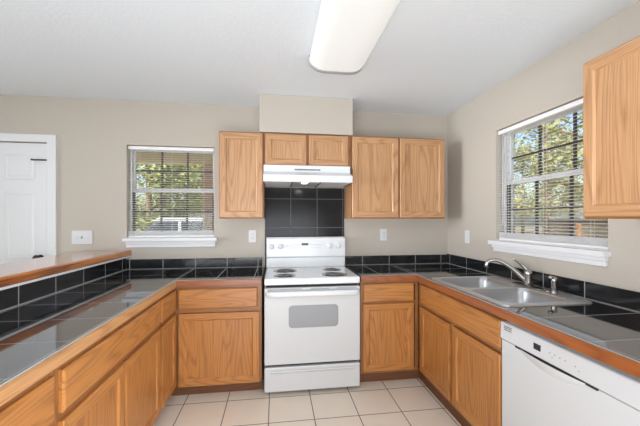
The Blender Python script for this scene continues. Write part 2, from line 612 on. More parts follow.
def blind(label, orient, a0, a1, z0, z1, plane):
    mid = (a0 + a1) / 2
    loc = (mid, plane + .035, z0 + .006) if orient == 'B' else (plane + .035, mid, z0 + .006)
    t = thing('window_blind', label, 'blind', loc)

    def bx(bm, u0, u1, n0, n1, w0, w1):
        if orient == 'B':
            return box(bm, u0, u1, plane + n0, plane + n1, w0, w1)
        return box(bm, plane + n0, plane + n1, u0, u1, w0, w1)
    g = .006
    obj('headrail', bx(bmesh.new(), a0 + g, a1 - g, .015, .055, z1 - .038, z1 - .006), RAILW, t, bevel=.003)
    zb = z0 + .006
    bm = bmesh.new()
    for k in range(11):
        bx(bm, a0 + g, a1 - g, .0215, .0485, zb + .016 + k * .0042, zb + .0185 + k * .0042)
    bx(bm, a0 + g, a1 - g, .024, .046, zb, zb + .014)
    obj('bottom_rail', bm, RAILW, t, bevel=.001)
    bm = bmesh.new()
    top, bot = z1 - .05, zb + .078
    n = int((top - bot) / .0212)
    ti = math.radians(17)
    for k in range(n + 1):
        z = bot + (top - bot) * k / n
        c, s_ = math.cos(ti), math.sin(ti)
        hw = .0105
        # slightly crowned slat of two strips
        pts = []
        for q, h in ((-hw, 0), (0, .0016), (hw, 0)):
            pts.append((.035 + q * c, z + h + q * s_))
        for (n0, w0), (n1, w1) in zip(pts, pts[1:]):
            for sgn in (0,):
                vs = []
                for u in (a0 + g, a1 - g):
                    for (nn, ww) in ((n0, w0), (n1, w1)):
                        vs.append((u, nn, ww))
                P = [(vs[0]), (vs[1]), (vs[3]), (vs[2])]
                lo = [(u, plane + nn, ww - .0004) if orient == 'B' else (plane + nn, u, ww - .0004) for u, nn, ww in P]
                hi = [(u, plane + nn, ww + .0004) if orient == 'B' else (plane + nn, u, ww + .0004) for u, nn, ww in P]
                vl = [bm.verts.new(p) for p in lo]
                vh = [bm.verts.new(p) for p in hi]
                bm.faces.new(vl[::-1]); bm.faces.new(vh)
                for i in range(4):
                    bm.faces.new((vl[i], vl[(i + 1) % 4], vh[(i + 1) % 4], vh[i]))
    obj('slats', bm, SLAT, t)
    bm = bmesh.new()
    for fr in (.13, .5, .87):
        u = a0 + (a1 - a0) * fr
        for n_ in (.0225, .0475):
            bx(bm, u - .0007, u + .0007, n_ - .0007, n_ + .0007, zb + .01, z1 - .03)
    obj('ladder_cord', bm, SLAT, t)
    # tilt wand at the far/left end
    u = a0 + .042 if orient == 'B' else a1 - .075
    bm = bmesh.new()
    p = (u, plane + .006, z1 - .04) if orient == 'B' else (plane + .006, u, z1 - .04)
    q = (u, plane + .006, z0 + .27) if orient == 'B' else (plane + .006, u, z0 + .13)
    tube(bm, [p, q], .0045, 8)
    obj('tilt_wand', bm, SLAT, t, smooth=True)
    return t


window('window_1', 'B', *W1, YB)
window('window_2', 'R', *W2, XR)
blind('white mini blind in the window of the back wall, left of the tall oak cabinet', 'B', *W1, YB)
blind('white mini blind in the window on the right wall above the sink', 'R', *W2, XR)

# ------------------------------------------------------------------ cabinets
def mapper(orient, plane):
    """u along the run, n out of the face towards the room, w up"""
    if orient == 'B': return lambda u, n, w: (u, plane - n, w)
    if orient == 'L': return lambda u, n, w: (plane + n, u, w)
    return lambda u, n, w: (plane - n, u, w)          # 'R'


def ubox(bm, mp, u0, u1, n0, n1, w0, w1):
    a, b = mp(u0, n0, w0), mp(u1, n1, w1)
    return box(bm, a[0], b[0], a[1], b[1], a[2], b[2])


def door(parent, mp, hz, woods, u0, u1, w0, w1, stile=.052, t=.019, name='door'):
    """frame with mitred ring levels (rails get the horizontal grain), a recessed flat panel as sub-part"""
    bm = bmesh.new()
    lv = [(0, 0), (0, t - .004), (.004, t), (stile - .004, t), (stile, t - .002), (stile + .007, t - .009)]
    loops = [[bm.verts.new(mp(u, n, w)) for u, w in ((u0 + i, w0 + i), (u1 - i, w0 + i), (u1 - i, w1 - i), (u0 + i, w1 - i))]
             for i, n in lv]
    for a, b in zip(loops, loops[1:]):
        for i in range(4):
            f = bm.faces.new((a[i], a[(i + 1) % 4], b[(i + 1) % 4], b[i]))
            f.material_index = 0 if i % 2 else 1
    bm.faces.new(loops[0])
    d_ = obj(name, bm, [woods['Z'], woods[hz]], parent)
    p = obj('door_panel', ubox(bmesh.new(), mp, u0 + stile + .004, u1 - stile - .004, t - .015, t - .0092,
                               w0 + stile + .004, w1 - stile - .004), woods['Z'], d_)
    return d_


def slab(parent, mp, hz, woods, u0, u1, w0, w1, t=.019, name='drawer_front'):
    bm = bmesh.new()
    lv = [(0, 0), (0, t - .007), (.003, t - .004), (.010, t)]
    loops = [[bm.verts.new(mp(u, n, w)) for u, w in ((u0 + i, w0 + i), (u1 - i, w0 + i), (u1 - i, w1 - i), (u0 + i, w1 - i))]
             for i, n in lv]
    for a, b in zip(loops, loops[1:]):
        for i in range(4):
            bm.faces.new((a[i], a[(i + 1) % 4], b[(i + 1) % 4], b[i]))
    bm.faces.new(loops[0]); bm.faces.new(loops[-1])
    return obj(name, bm, woods[hz], parent)


def face_frame(parent, mp, hz, woods, u0, u1, w0, w1, stiles, rails, t=.018, lo=.03, hi=.03):
    """stiles / rails: extra centre lines"""
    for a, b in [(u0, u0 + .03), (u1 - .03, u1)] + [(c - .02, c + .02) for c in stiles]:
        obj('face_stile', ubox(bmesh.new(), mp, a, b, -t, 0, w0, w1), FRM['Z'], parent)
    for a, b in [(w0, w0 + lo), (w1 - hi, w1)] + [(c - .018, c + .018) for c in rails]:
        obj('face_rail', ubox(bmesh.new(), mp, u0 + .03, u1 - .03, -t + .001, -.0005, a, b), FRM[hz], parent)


def base_cabinet(label, orient, plane, u0, u1, depth, doors, drawers, stiles=(), toe=.06, dbot=.115, dtop=.662, toe_u=None,
                 low=(.69, .843)):
    hz = 'X' if orient == 'B' else 'Y'
    mp = mapper(orient, plane)
    mid = (u0 + u1) / 2
    t = thing('base_cabinet', label, 'cabinet', mp(mid, -depth / 2, 0))
    bm = bmesh.new()
    e = .0008
    # carcass of panels: sides, bottom, back
    ubox(bm, mp, u0 + e, u0 + .016, -depth, -.0185, .10, .866)
    ubox(bm, mp, u1 - .016, u1 - e, -depth, -.0185, .10, .866)
    ubox(bm, mp, u0 + .016, u1 - .016, -depth, -.0185, .10, .116)
    ubox(bm, mp, u0 + .016, u1 - .016, -depth, -depth + .012, .116, .866)
    obj('carcass', bm, PINT, t)
    a, b = toe_u or (u0 + e, u1 - e)
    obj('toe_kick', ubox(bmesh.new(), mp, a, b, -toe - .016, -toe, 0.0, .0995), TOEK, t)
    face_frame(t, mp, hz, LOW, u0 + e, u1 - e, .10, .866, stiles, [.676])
    for a, b in doors:
        door(t, mp, hz, LOW, a, b, dbot, dtop)
    for a, b in drawers:
        slab(t, mp, hz, LOW, a, b, *low)
    return t


YFR = 2.569          # face-frame plane of the back run (door fronts at 2.55)
XLF = -.764          # left run
XRF = 1.199          # right run
base_cabinet('honey oak base cabinet with one door and drawer, left of the white stove', 'B', YFR, -.765, -.112, .60,
             [(-.737, -.131)], [(-.740, -.143)], dbot=.098, dtop=.656, toe_u=(-.81, -.113))
base_cabinet('honey oak base cabinet with one door and drawer, right of the white stove', 'B', YFR, .690, 1.195, .60,
             [(.708, 1.150)], [(.711, 1.150)], dbot=.122, dtop=.678, low=(.695, .845), toe_u=(.691, 1.245))
base_cabinet('narrow honey oak base cabinet in the inner corner under the bar side', 'L', XLF, 2.222, 2.566, .60,
             [(2.236, 2.535)], [(2.236, 2.535)], toe_u=(2.223, 2.62))
base_cabinet('wide honey oak base cabinet with two doors under one long false drawer front', 'L', XLF, 1.226, 2.220, .60,
             [(1.247, 1.705), (1.722, 2.206)], [(1.247, 2.206)], stiles=[1.7135])
base_cabinet('honey oak base cabinet nearest the camera at the left, drawer front cut by frame', 'L', XLF, .26, 1.224, .60,
             [(.28, .735), (.752, 1.206)], [(.28, .735), (.752, 1.206)], stiles=[.7435])
base_cabinet('honey oak sink cabinet with two doors, between back corner and dishwasher', 'R', XRF, 1.545, 2.566, .585,
             [(1.556, 2.022), (2.062, 2.512)], [(1.556, 2.512)], stiles=[2.042], toe=.03, dbot=.125, dtop=.655,
             toe_u=(1.546, 2.622), low=(.682, .842))

# wall cabinets
def wall_cabinet(label, orient, plane, u0, u1, w0, w1, depth, doors, stiles=()):
    hz = 'X' if orient == 'B' else 'Y'
    mp = mapper(orient, plane)
    t = thing('wall_cabinet', label, 'cabinet', mp((u0 + u1) / 2, -depth / 2, w0))
    bm = bmesh.new()
    e = .0008
    ubox(bm, mp, u0 + e, u0 + .014, -depth, -.0185, w0, w1)
    ubox(bm, mp, u1 - .014, u1 - e, -depth, -.0185, w0, w1)
    ubox(bm, mp, u0 + .014, u1 - .014, -depth, -.0185, w0 + .012, w0 + .024)
    ubox(bm, mp, u0 + .014, u1 - .014, -depth, -.0185, w1 - .014, w1)
    ubox(bm, mp, u0 + .014, u1 - .014, -depth, -depth + .008, w0 + .024, w1 - .014)
    obj('carcass', bm, OAK['Z'], t)
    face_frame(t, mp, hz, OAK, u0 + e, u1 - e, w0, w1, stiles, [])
    for a, b in doors:
        door(t, mp, hz, OAK, a, b, w0 + .009, w1 - .009)
    return t


YUF = 2.865
UD = YB - YUF - .001
wall_cabinet('tall single door oak wall cabinet between back window and range hood', 'B', YUF, -.4895, -.108, 1.385, 2.143, UD,
             [(-.482, -.117)])
wall_cabinet('short oak wall cabinet with two doors above the white range hood', 'B', YUF, -.106, .681, 1.850, 2.143, UD,
             [(-.093, .269), (.292, .652)], stiles=[.2805])
wall_cabinet('oak wall cabinet with two tall doors right of the range hood', 'B', YUF, .683, 1.5965, 1.385, 2.143, UD,
             [(.690, 1.129), (1.146, 1.588)], stiles=[1.1375])
wall_cabinet('oak wall cabinet high on the right wall, nearest the camera beside the sink window', 'R', 1.508, .46, 1.384, 1.380, 2.146,
             XR - 1.508 - .001, [(.468, .914), (.924, 1.377)], stiles=[.916])

# ------------------------------------------------------------------ counters
CT, CB = .914, .880
e = .001
c1 = thing('countertop', 'black tiled countertop with wooden edge running under the raised bar, up to the stove', 'countertop', (-1.06, 1.6, .866))
bm = BX(-1.372, -.765, .25, YB - e, CB, CT)
obj('tile_surface', bm, T_LEFT, c1)
obj('tile_surface', BX(-.765, -.1125, 2.552, YB - e, CB, CT), T_BACKL, c1)
obj('edge_grout', BX(-.765, -.760, .25, 2.557, CB, CT + .0003), GRT, c1)
obj('edge_grout', BX(-.760, -.1125, 2.548, 2.552, CB, CT + .0003), GRT, c1)
obj('wood_edge', BX(-.760, -.745, .25, 2.533, .866, CT - .001), EDGEL, c1, bevel=.003)
obj('wood_edge', BX(-.760, -.1125, 2.533, 2.548, .8665, CT - .0012), EDGE['X'], c1, bevel=.003)
obj('substrate', BX(-1.372, -.79, .26, YB - .01, .866, CB), PINT, c1)
obj('backsplash', BX(-1.372, -.135, YB - .012, YB - e, CT, 1.006), S_BACKL, c1, bevel=.003)
obj('backsplash', BX(-1.384, -1.372, .25, YB - .013, CT - .03, 1.042), S_LEFT, c1)

c2 = thing('countertop', 'black tiled countertop with wooden edge holding the sink, right of the stove', 'countertop', (1.45, 1.6, .866))
SX0, SX1, SY0, SY1 = 1.222, 1.722, 1.560, 2.348
obj('tile_surface', BX(.690, 1.174, 2.552, YB - e, CB, CT), T_BACKR, c2)
bm = bmesh.new()
XE = XR - e
for x0, x1, y0, y1 in ((1.174, SX0, .25, YB - e), (SX1, XE, .25, YB - e), (SX0, SX1, .25, SY0), (SX0, SX1, SY1, YB - e)):
    box(bm, x0, x1, y0, y1, CB, CT)
obj('tile_surface', bm, T_RIGHT, c2)
obj('edge_grout', BX(1.170, 1.174, .25, 2.557, CB, CT + .0003), GRT, c2)
obj('edge_grout', BX(.690, 1.170, 2.548, 2.552, CB, CT + .0003), GRT, c2)
obj('wood_edge', BX(1.155, 1.170, .25, 2.533, .866, CT - .001), EDGE['Y'], c2, bevel=.003)
obj('wood_edge', BX(.690, 1.170, 2.533, 2.548, .8665, CT - .0012), EDGE['X'], c2, bevel=.003)
obj('backsplash', BX(.690, XR - .013, YB - .012, YB - e, CT, 1.006), S_BACKR, c2, bevel=.003)
obj('backsplash', BX(XR - .012, XR - e, .25, YB - e, CT, 1.014), S_RIGHT, c2, bevel=.003)

# tiled wall behind the stove
o = obj('stove_splash_panel', BX(-.1075, .6815, YB - .010, YB - e, .60, 1.69), T_STOVE)
tag(o, 'dark grey tile panel on the wall between the stove and range hood', 'tile panel')

# raised bar
b = thing('bar_top', 'glossy orange brown wooden slab bar top raised above the left counter', 'bar top', (-1.53, 1.7, 1.043))
bm = BX(-1.732, -1.326, .25, YB - e, 1.0435, 1.096)
obj('slab', bm, BAR, b, bevel=.010, seg=3)
obj('trim_strip', BX(-1.3715, -1.334, .25, YB - e, 1.030, 1.0432), TRIM, b)

# ------------------------------------------------------------------ stove
RX0, RX1 = -.090, .672
st = thing('electric_stove', 'white freestanding electric stove with four coil burners', 'stove', (.291, 2.83, 0))
obj('body', BX(RX0 + .002, RX1 - .002, 2.565, 3.15, .04, .875), WHITE, st, bevel=.004)
for x in (RX0 + .05, RX1 - .05):
    for y in (2.62, 3.08):
        obj('levelling_foot', lathe(bmesh.new(), [(.02, 0), (.02, .04)], (x, y, 0), 'Z', 10), SHADOWG, st)
obj('oven_recess', BX(RX0 + .012, RX1 - .012, 2.545, 2.566, .06, .872), SHADOWG, st)
dr = obj('oven_door', BX(RX0, RX1, 2.507, 2.55, .243, .842), WHITE, st, bevel=.008, seg=3)
bm = bmesh.new()
# rounded window
def rrect(bm, x0, x1, z0, z1, y0, y1, r=.03):
    poly = []
    for cx, cz, a0 in ((x1 - r, z1 - r, 0), (x0 + r, z1 - r, 90), (x0 + r, z0 + r, 180), (x1 - r, z0 + r, 270)):
        for k in range(7):
            a = math.radians(a0 + k * 15)
            poly.append((cx + r * math.cos(a), cz + r * math.sin(a)))
    return prism(bm, poly, 'Y', y0, y1)
obj('oven_window', rrect(bmesh.new(), .098, .492, .527, .703, 2.505, 2.512), OVENG, dr)
bm = bmesh.new()
for x0, x1 in ((RX0 + .02, .20), (.27, .42), (.48, RX1 - .03)):
    box(bm, x0, x1, 2.5062, 2.512, .828, .834)
obj('door_vent', bm, GREY, dr)
bm = bmesh.new()
pts = [(RX0 + .02, 2.507, .80), (RX0 + .03, 2.478, .80), (RX0 + .06, 2.466, .80), (RX1 - .06, 2.466, .80), (RX1 - .03, 2.478, .80),
       (RX1 - .02, 2.507, .80)]
tube(bm, pts, .013, 12)
for v in bm.verts:
    v.co.z = .80 + (v.co.z - .80) * 1.7
obj('oven_handle', bm, WHITEB, dr, smooth=True)
dw = obj('storage_drawer', BX(RX0, RX1, 2.512, 2.55, .030, .222), WHITE, st, bevel=.008, seg=3)
bm = bmesh.new()
prism(bm, [(2.512, .20), (2.500, .197), (2.498, .190), (2.512, .172)], 'X', RX0 + .05, RX1 - .05)
obj('drawer_pull', bm, WHITE, dw, bevel=.003)
ck = obj('cooktop', BX(RX0 - .001, RX1 + .001, 2.513, 3.14, .862, .916), WHITEB, st, bevel=.010, seg=3)
bm = bmesh.new()
prism(bm, [(3.155, .9165), (3.155, 1.195), (3.14, 1.207), (3.085, 1.207), (3.07, 1.195), (3.058, 1.02), (3.075, 1.012), (3.075, .9165)],
      'X', RX0, RX1)
bg = obj('backguard', bm, WHITEB, st, bevel=.006, seg=3)
for kx, kz in ((-.041, 1.118), (.044, 1.122), (.515, 1.122), (.598, 1.122)):
    bm = bmesh.new()
    lathe(bm, [(.026, 0), (.026, .006), (.020, .010), (.018, .026), (.012, .028)], (kx, 3.0655, kz), 'Y', 20, -1)
    box(bm, kx - .003, kx + .003, 3.032, 3.04, kz - .018, kz + .018)
    obj('control_knob', bm, WHITE2, bg, bevel=.0)
obj('clock_display', BX(.243, .307, 3.060, 3.068, 1.128, 1.150), SCREEN, bg)
KEY = plain('pale_key_print', (198, 200, 204), .4)
for k in range(5):
    for sx in (.145 + k * .018, .335 + k * .022):
        for z in (1.10, 1.13):
            obj('key', BX(sx, sx + .009, 3.0605, 3.068, z, z + .009), KEY, bg)
obj('indicator_light', BX(.107, .115, 3.060, 3.068, 1.125, 1.133), GREY, bg)
for bx_, by_, br in ((.082, 2.885, .094), (.072, 2.632, .076), (.484, 2.640, .094), (.506, 2.90, .072)):
    bm = bmesh.new()
    lathe(bm, [(br + .012, 0), (br + .012, .003), (br + .004, .004), (br - .006, .0015), (.01, .001)], (bx_, by_, .9155), 'Z', 32)
    pan = obj('drip_pan', bm, DRIP, st, smooth=True)
    bm = bmesh.new()
    pts = []
    turns = 4 if br > .09 else 3
    for k in range(turns * 24 + 1):
        a = k * 2 * math.pi / 24
        r = .018 + (br - .034) * k / (turns * 24)
        pts.append((bx_ + r * math.cos(a), by_ + r * math.sin(a), .9215))
    tube(bm, pts, .0048, 6)
    obj('burner_coil', bm, IRON, pan, smooth=True)

# ------------------------------------------------------------------ range hood
hd = thing('range_hood', 'white range hood under the short oak cabinet above the stove', 'range hood', (.274, 2.93, 1.69))
HX0, HX1 = -.1055, .655
bm = bmesh.new()
prof = [(3.166, 1.7), (3.166, 1.849), (2.785, 1.849), (2.782, 1.790), (2.692, 1.752), (2.690, 1.694), (2.702, 1.694), (2.704, 1.706)]
prism(bm, prof, 'X', HX0, HX1)
obj('shell', bm, WHITEB, hd, bevel=.003)
bm = bmesh.new()
for k in range(13):
    x = .163 + k * .0175
    box(bm, x, x + .011, 2.7800, 2.790, 1.805, 1.817)
obj('vent_slots', bm, SHADOWG, hd)
for x0, x1 in ((HX0 + .01, .135), (.385, HX1 - .01)):
    obj('underside_panel', BX(x0, x1, 2.71, 3.15, 1.6945, 1.7045), WHITE2, hd, bevel=.002)
obj('grease_filter', BX(.142, .378, 2.74, 3.15, 1.696, 1.7045), FILTER, hd)
for x in (.1385, .3815):
    obj('filter_rail', BX(x - .0025, x + .0025, 2.704, 3.15, 1.690, 1.7045), SHADOWG, hd)
obj('lamp_lens', BX(.222, .272, 2.745, 2.80, 1.691, 1.697), LENS, hd, bevel=.003)
l = lamp('hood_lamp', 'AREA', (.245, 2.80, 1.684), (.245, 2.86, 1.0), .5, .07, .05, (1, .96, .9))
l.parent = hd
l.location = Vector((.245, 2.80, 1.684)) - Vector(hd.location)

# ------------------------------------------------------------------ dishwasher
dwr = thing('dishwasher', 'white built-in dishwasher under the counter right of the sink cabinet', 'dishwasher', (1.48, 1.22, 0))
DY0, DY1 = .862, 1.541
XD = 1.180
obj('body', BX(XD + .03, XR - .03, DY0 + .004, DY1 - .004, .09, .864), WHITE2, dwr)
obj('toe_panel', BX(XD + .05, XD + .07, DY0 + .004, DY1 - .004, .005, .10), SHADOWG, dwr)
pd = obj('door', BX(XD, XD + .03, DY0, DY1, .105, .748), WHITE, dwr, bevel=.004)
bm = bmesh.new()
prism(bm, [(XD + .03, .752), (XD - .003, .752), (XD - .008, .757), (XD - .004, .838), (XD, .843), (XD + .03, .843)], 'Y', DY0, DY1)
cp = obj('control_panel', bm, WHITE, dwr, bevel=.003)
obj('display_window', BX(XD - .0075, XD, 1.283, 1.322, .784, .812), SCREEN, cp)
bm = bmesh.new()
for k in range(3):
    box(bm, XD - .0068, XD, 1.462, 1.515, .806 + k * .009, .809 + k * .009)
obj('vent_grille', bm, SHADOWG, cp)
for k, (y, z) in enumerate([(1.235, .800), (1.21, .800), (1.185, .799), (1.16, .798), (1.222, .785), (1.115, .795), (1.10, .783)]):
    obj('indicator_dot', lathe(bmesh.new(), [(.0028, 0), (.0028, .002)], (XD - .0055, y, z), 'X', 8, -1), GREY, cp)
obj('handle_recess', BX(XD - .0045, XD + .02, 1.03, 1.44, .743, .7525), SHADOWG, pd)
bm = bmesh.new()
# scooped lip of the pocket handle: a shallow bowl bulging below the panel
N = 20
rows = []
for j in range(6):
    f = j / 5
    row = []
    for i in range(N + 1):
        s = i / N
        y = 1.42 - .36 * s
        sag = math.sin(math.pi * s) ** .8
        z = .747 - .046 * sag * f
        x = XD - .0015 - .016 * sag * math.sin(math.pi * (1 - f) * .5 + .0) * (1 if f < 1 else 0)
        row.append(bm.verts.new((x, y, z)))
    rows.append(row)
for a, c in zip(rows, rows[1:]):
    for i in range(N):
        bm.faces.new((a[i], a[i + 1], c[i + 1], c[i]))
obj('pocket_handle', bm, WHITE, pd, smooth=True)

# ------------------------------------------------------------------ sink, faucet, sprayer
sk = thing('kitchen_sink', 'stainless steel double bowl sink set in the right counter', 'sink', (1.47, 1.955, CT))
KX0, KX1, KY0, KY1 = 1.196, 1.745, 1.535, 2.372


def rr(x0, x1, y0, y1, r, n=6):
    p = []
    for cx, cy, a0 in ((x1 - r, y1 - r, 0), (x0 + r, y1 - r, 90), (x0 + r, y0 + r, 180), (x1 - r, y0 + r, 270)):
        for k in range(n + 1):
            a = math.radians(a0 + k * 90 / n)
            p.append((cx + r * math.cos(a), cy + r * math.sin(a)))
    return p


def bowl(bm, x0, x1, y0, y1, ztop, depth):
    prev = None
    for ins, z, r in ((0, ztop, .07), (.006, ztop - .006, .066), (.012, ztop - .03, .062), (.022, ztop - depth + .04, .06),
                      (.045, ztop - depth + .006, .05), (.075, ztop - depth, .04)):
        ring = [bm.verts.new((p[0], p[1], z)) for p in rr(x0 + ins, x1 - ins, y0 + ins, y1 - ins, r)]
        if prev:
            n = len(ring)
            for i in range(n):
                bm.faces.new((prev[i], prev[(i + 1) % n], ring[(i + 1) % n], ring[i]))
        prev = ring
    bm.faces.new(prev)
    return bm


B1 = (1.232, 1.640, 1.970, 2.338)
B2 = (1.232, 1.640, 1.572, 1.940)
ZT = CT + .007
# deck with two holes: bridge quads between the outer rim and the bowl rims, filled with triangulation
bm = bmesh.new()
def loop_edges(pts, z):
    vs = [bm.verts.new((p[0], p[1], z)) for p in pts]
    es = [bm.edges.new((vs[i], vs[(i + 1) % len(vs)])) for i in range(len(vs))]
    return vs, es
ov, oe = loop_edges(rr(KX0 + .008, KX1 - .008, KY0 + .008, KY1 - .008, .03), ZT)
_, e1 = loop_edges(rr(*B1, .07), ZT)
_, e2 = loop_edges(rr(*B2, .07), ZT)
bmesh.ops.triangle_fill(bm, edges=oe + e1 + e2, use_beauty=True)
for f in [f for f in bm.faces if any(b_[0] + .02 < f.calc_center_median().x < b_[1] - .02 and b_[2] + .02 < f.calc_center_median().y < b_[3] - .02
                                     for b_ in (B1, B2))]:
    bm.faces.remove(f)
rim = [bm.verts.new((p[0], p[1], CT + .0006)) for p in rr(KX0, KX1, KY0, KY1, .035)]
for i in range(len(ov)):
    bm.faces.new((ov[i], ov[(i + 1) % len(ov)], rim[(i + 1) % len(ov)], rim[i]))
rm = obj('sink_rim', bm, STEEL, sk)
def ring(pts, z, r):
    bm = bmesh.new()
    tube(bm, [(p[0], p[1], z) for p in pts] + [(pts[0][0], pts[0][1], z)], r, 8, False)
    return bm
obj('rolled_edge', ring(rr(KX0 + .006, KX1 - .006, KY0 + .006, KY1 - .006, .03), ZT - .002, .0035), STEEL, rm, smooth=True)
for bb in (B1, B2):
    obj('rolled_edge', ring(rr(*bb, .07), ZT - .002, .0035), STEEL, rm, smooth=True)
for bb in (B1, B2):
    bo = obj('bowl', bowl(bmesh.new(), *bb, ZT, .17), STEELB, sk, smooth=True)
    bm = bmesh.new()
    lathe(bm, [(.042, 0), (.042, .003), (.03, .004), (.028, .001), (.005, .001)],
          ((bb[0] + bb[1]) / 2, (bb[2] + bb[3]) / 2, ZT - .17), 'Z', 20)
    obj('drain', bm, CHROME, bo, smooth=True)

ZF = ZT + .0018
fc = thing('kitchen_faucet', 'satin nickel single lever faucet standing on the sink rim', 'faucet', (1.693, 1.96, ZF))
bm = bmesh.new()
prism(bm, [(p[0], p[1]) for p in rr(1.665, 1.722, 1.835, 2.085, .027)], 'Z', ZF, ZF + .007)
obj('escutcheon', bm, CHROME, fc, bevel=.002)
bm = bmesh.new()
lathe(bm, [(.026, .006), (.025, .03), (.0235, .075), (.025, .085), (.024, .10), (.017, .112), (.006, .117)], (1.693, 1.955, ZF), 'Z', 24)
obj('body', bm, CHROME, fc, smooth=True)


def bez(p0, p1, p2, p3, n):
    out = []
    for i in range(n + 1):
        t = i / n
        out.append(tuple((1 - t) ** 3 * a + 3 * (1 - t) ** 2 * t * b_ + 3 * (1 - t) * t * t * c + t ** 3 * d_
                         for a, b_, c, d_ in zip(p0, p1, p2, p3)))
    return out


pts = bez((1.690, 1.958, .955), (1.64, 2.02, 1.03), (1.575, 2.09, 1.125), (1.522, 2.135, 1.068), 18) + [(1.518, 2.138, 1.045), (1.517, 2.139, 1.030)]
bm = tube(bmesh.new(), pts, [.017] * 6 + [.0145] * 8 + [.0135] * 5 + [.0145, .0145], 14)
obj('spout', bm, CHROME, fc, smooth=True)
bm = tube(bmesh.new(), bez((1.690, 1.955, 1.028), (1.67, 1.963, 1.055), (1.645, 1.972, 1.085), (1.603, 1.988, 1.112), 10),
          [.016, .0155, .0145, .013, .0115, .0105, .010, .0095, .009, .0088, .0075], 12)
obj('lever', bm, CHROME, fc, smooth=True)
sp = thing('side_sprayer', 'satin nickel side sprayer standing on the sink rim behind the near bowl', 'sprayer', (1.695, 1.752, ZF))
bm = bmesh.new()
lathe(bm, [(.022, 0), (.022, .006), (.017, .012), (.0145, .02)], (1.695, 1.752, ZF), 'Z', 20)
obj('holder', bm, CHROME, sp, smooth=True)
bm = bmesh.new()
lathe(bm, [(.0135, .018), (.0145, .05), (.0165, .078), (.0165, .096), (.010, .102)], (1.695, 1.752, ZF), 'Z', 20)
obj('spray_body', bm, CHROME, sp, smooth=True)
bm = tube(bmesh.new(), [(1.695, 1.752, ZF + .09), (1.675, 1.752, ZF + .099), (1.660, 1.752, ZF + .097)], [.012, .0115, .010], 12)
obj('spray_head', bm, CHROME, sp, smooth=True)
bm = bmesh.new()
lathe(bm, [(.021, 0), (.021, .004), (.016, .008), (.004, .009)], (1.700, 1.845 - .045, ZF), 'Z', 20)
tag(obj('hole_cover', bm, CHROME, smooth=True), 'round metal hole cover on the sink rim between faucet and sprayer', 'hole cover')

# ------------------------------------------------------------------ ceiling lamp
cl = thing('ceiling_light', 'long white wraparound fluorescent ceiling light above the kitchen floor', 'ceiling light', (.41, 1.5, ZC))
LX0, LX1, LY0, LY1 = .222, .594, .92, 2.12
prof = []
M = 24
for i in range(M + 1):
    f = i / M
    x = LX0 + (LX1 - LX0) * f
    prof.append((x, 2.432 - .054 * (1 - abs(2 * f - 1) ** 5)))
bm = bmesh.new()
prism(bm, prof + [(LX1, 2.455), (LX0, 2.455)], 'Y', LY0, LY1)
obj('diffuser', bm, DIFF, cl)
obj('housing', BX(LX0 + .03, LX1 - .03, LY0 + .01, LY1 - .01, 2.4555, ZC), WHITE2, cl)
for y0, y1 in ((LY1, LY1 + .036), (LY0 - .036, LY0)):
    bm = bmesh.new()
    pr = [((LX0 + LX1) / 2 + (x - (LX0 + LX1) / 2) * 1.02, z - .006) for x, z in prof]
    prism(bm, pr + [(LX1 + .005, ZC - .001), (LX0 - .005, ZC - .001)], 'Y', y0, y1)
    obj('end_cap', bm, ENDCAP, cl, bevel=.003)

# ------------------------------------------------------------------ outlets and switches
def outlet(label, orient, u, z, plane):
    mp = mapper(orient, plane)
    t = thing('wall_outlet', label, 'outlet', mp(u, 0, z))
    obj('cover_plate', ubox(bmesh.new(), mp, u - .036, u + .036, .0005, .006, z - .06, z + .06), WHITE2, t, bevel=.003)
    for dz in (-.021, .021):
        bm = ubox(bmesh.new(), mp, u - .016, u + .016, .006, .0085, z + dz - .014, z + dz + .014)
        r = obj('receptacle', bm, WHITE2, t, bevel=.004)
        bm = bmesh.new()
        for du in (-.006, .006):
            ubox(bm, mp, u + du - .0012, u + du + .0012, .0084, .009, z + dz - .004, z + dz + .006)
        obj('slots', bm, SHADOWG, r)
    return t


outlet('white outlet on the back wall just left of the stove, under the tall cabinet', 'B', -.227, 1.213, YB)
outlet('white outlet on the back wall right of the stove, under the two door cabinet', 'B', 1.098, 1.219, YB)
mp = mapper('R', XR)
t = thing('wall_switch', 'white single switch plate on the right wall near the back corner', 'switch', mp(2.822, 0, 1.212))
obj('cover_plate', ubox(bmesh.new(), mp, 2.786, 2.858, .0005, .006, 1.152, 1.272), WHITE2, t, bevel=.003)
obj('rocker', ubox(bmesh.new(), mp, 2.806, 2.838, .006, .009, 1.18, 1.244), WHITE2, t, bevel=.002)
mp = mapper('B', YB)
t = thing('wall_switch', 'white triple switch plate on the back wall between door and window', 'switch', mp(-1.747, 0, 1.214))
obj('cover_plate', ubox(bmesh.new(), mp, -1.833, -1.661, .0005, .006, 1.152, 1.276), WHITE2, t, bevel=.003)
for k in (-1, 0, 1):
    u = -1.747 + k * .046
    bm = ubox(bmesh.new(), mp, u - .005, u + .005, .006, .008, 1.202, 1.226)
    ubox(bm, mp, u - .004, u + .004, .008, .018, 1.206, 1.214)
    obj('toggle', bm, GREY if k == 0 else WHITE2, t)

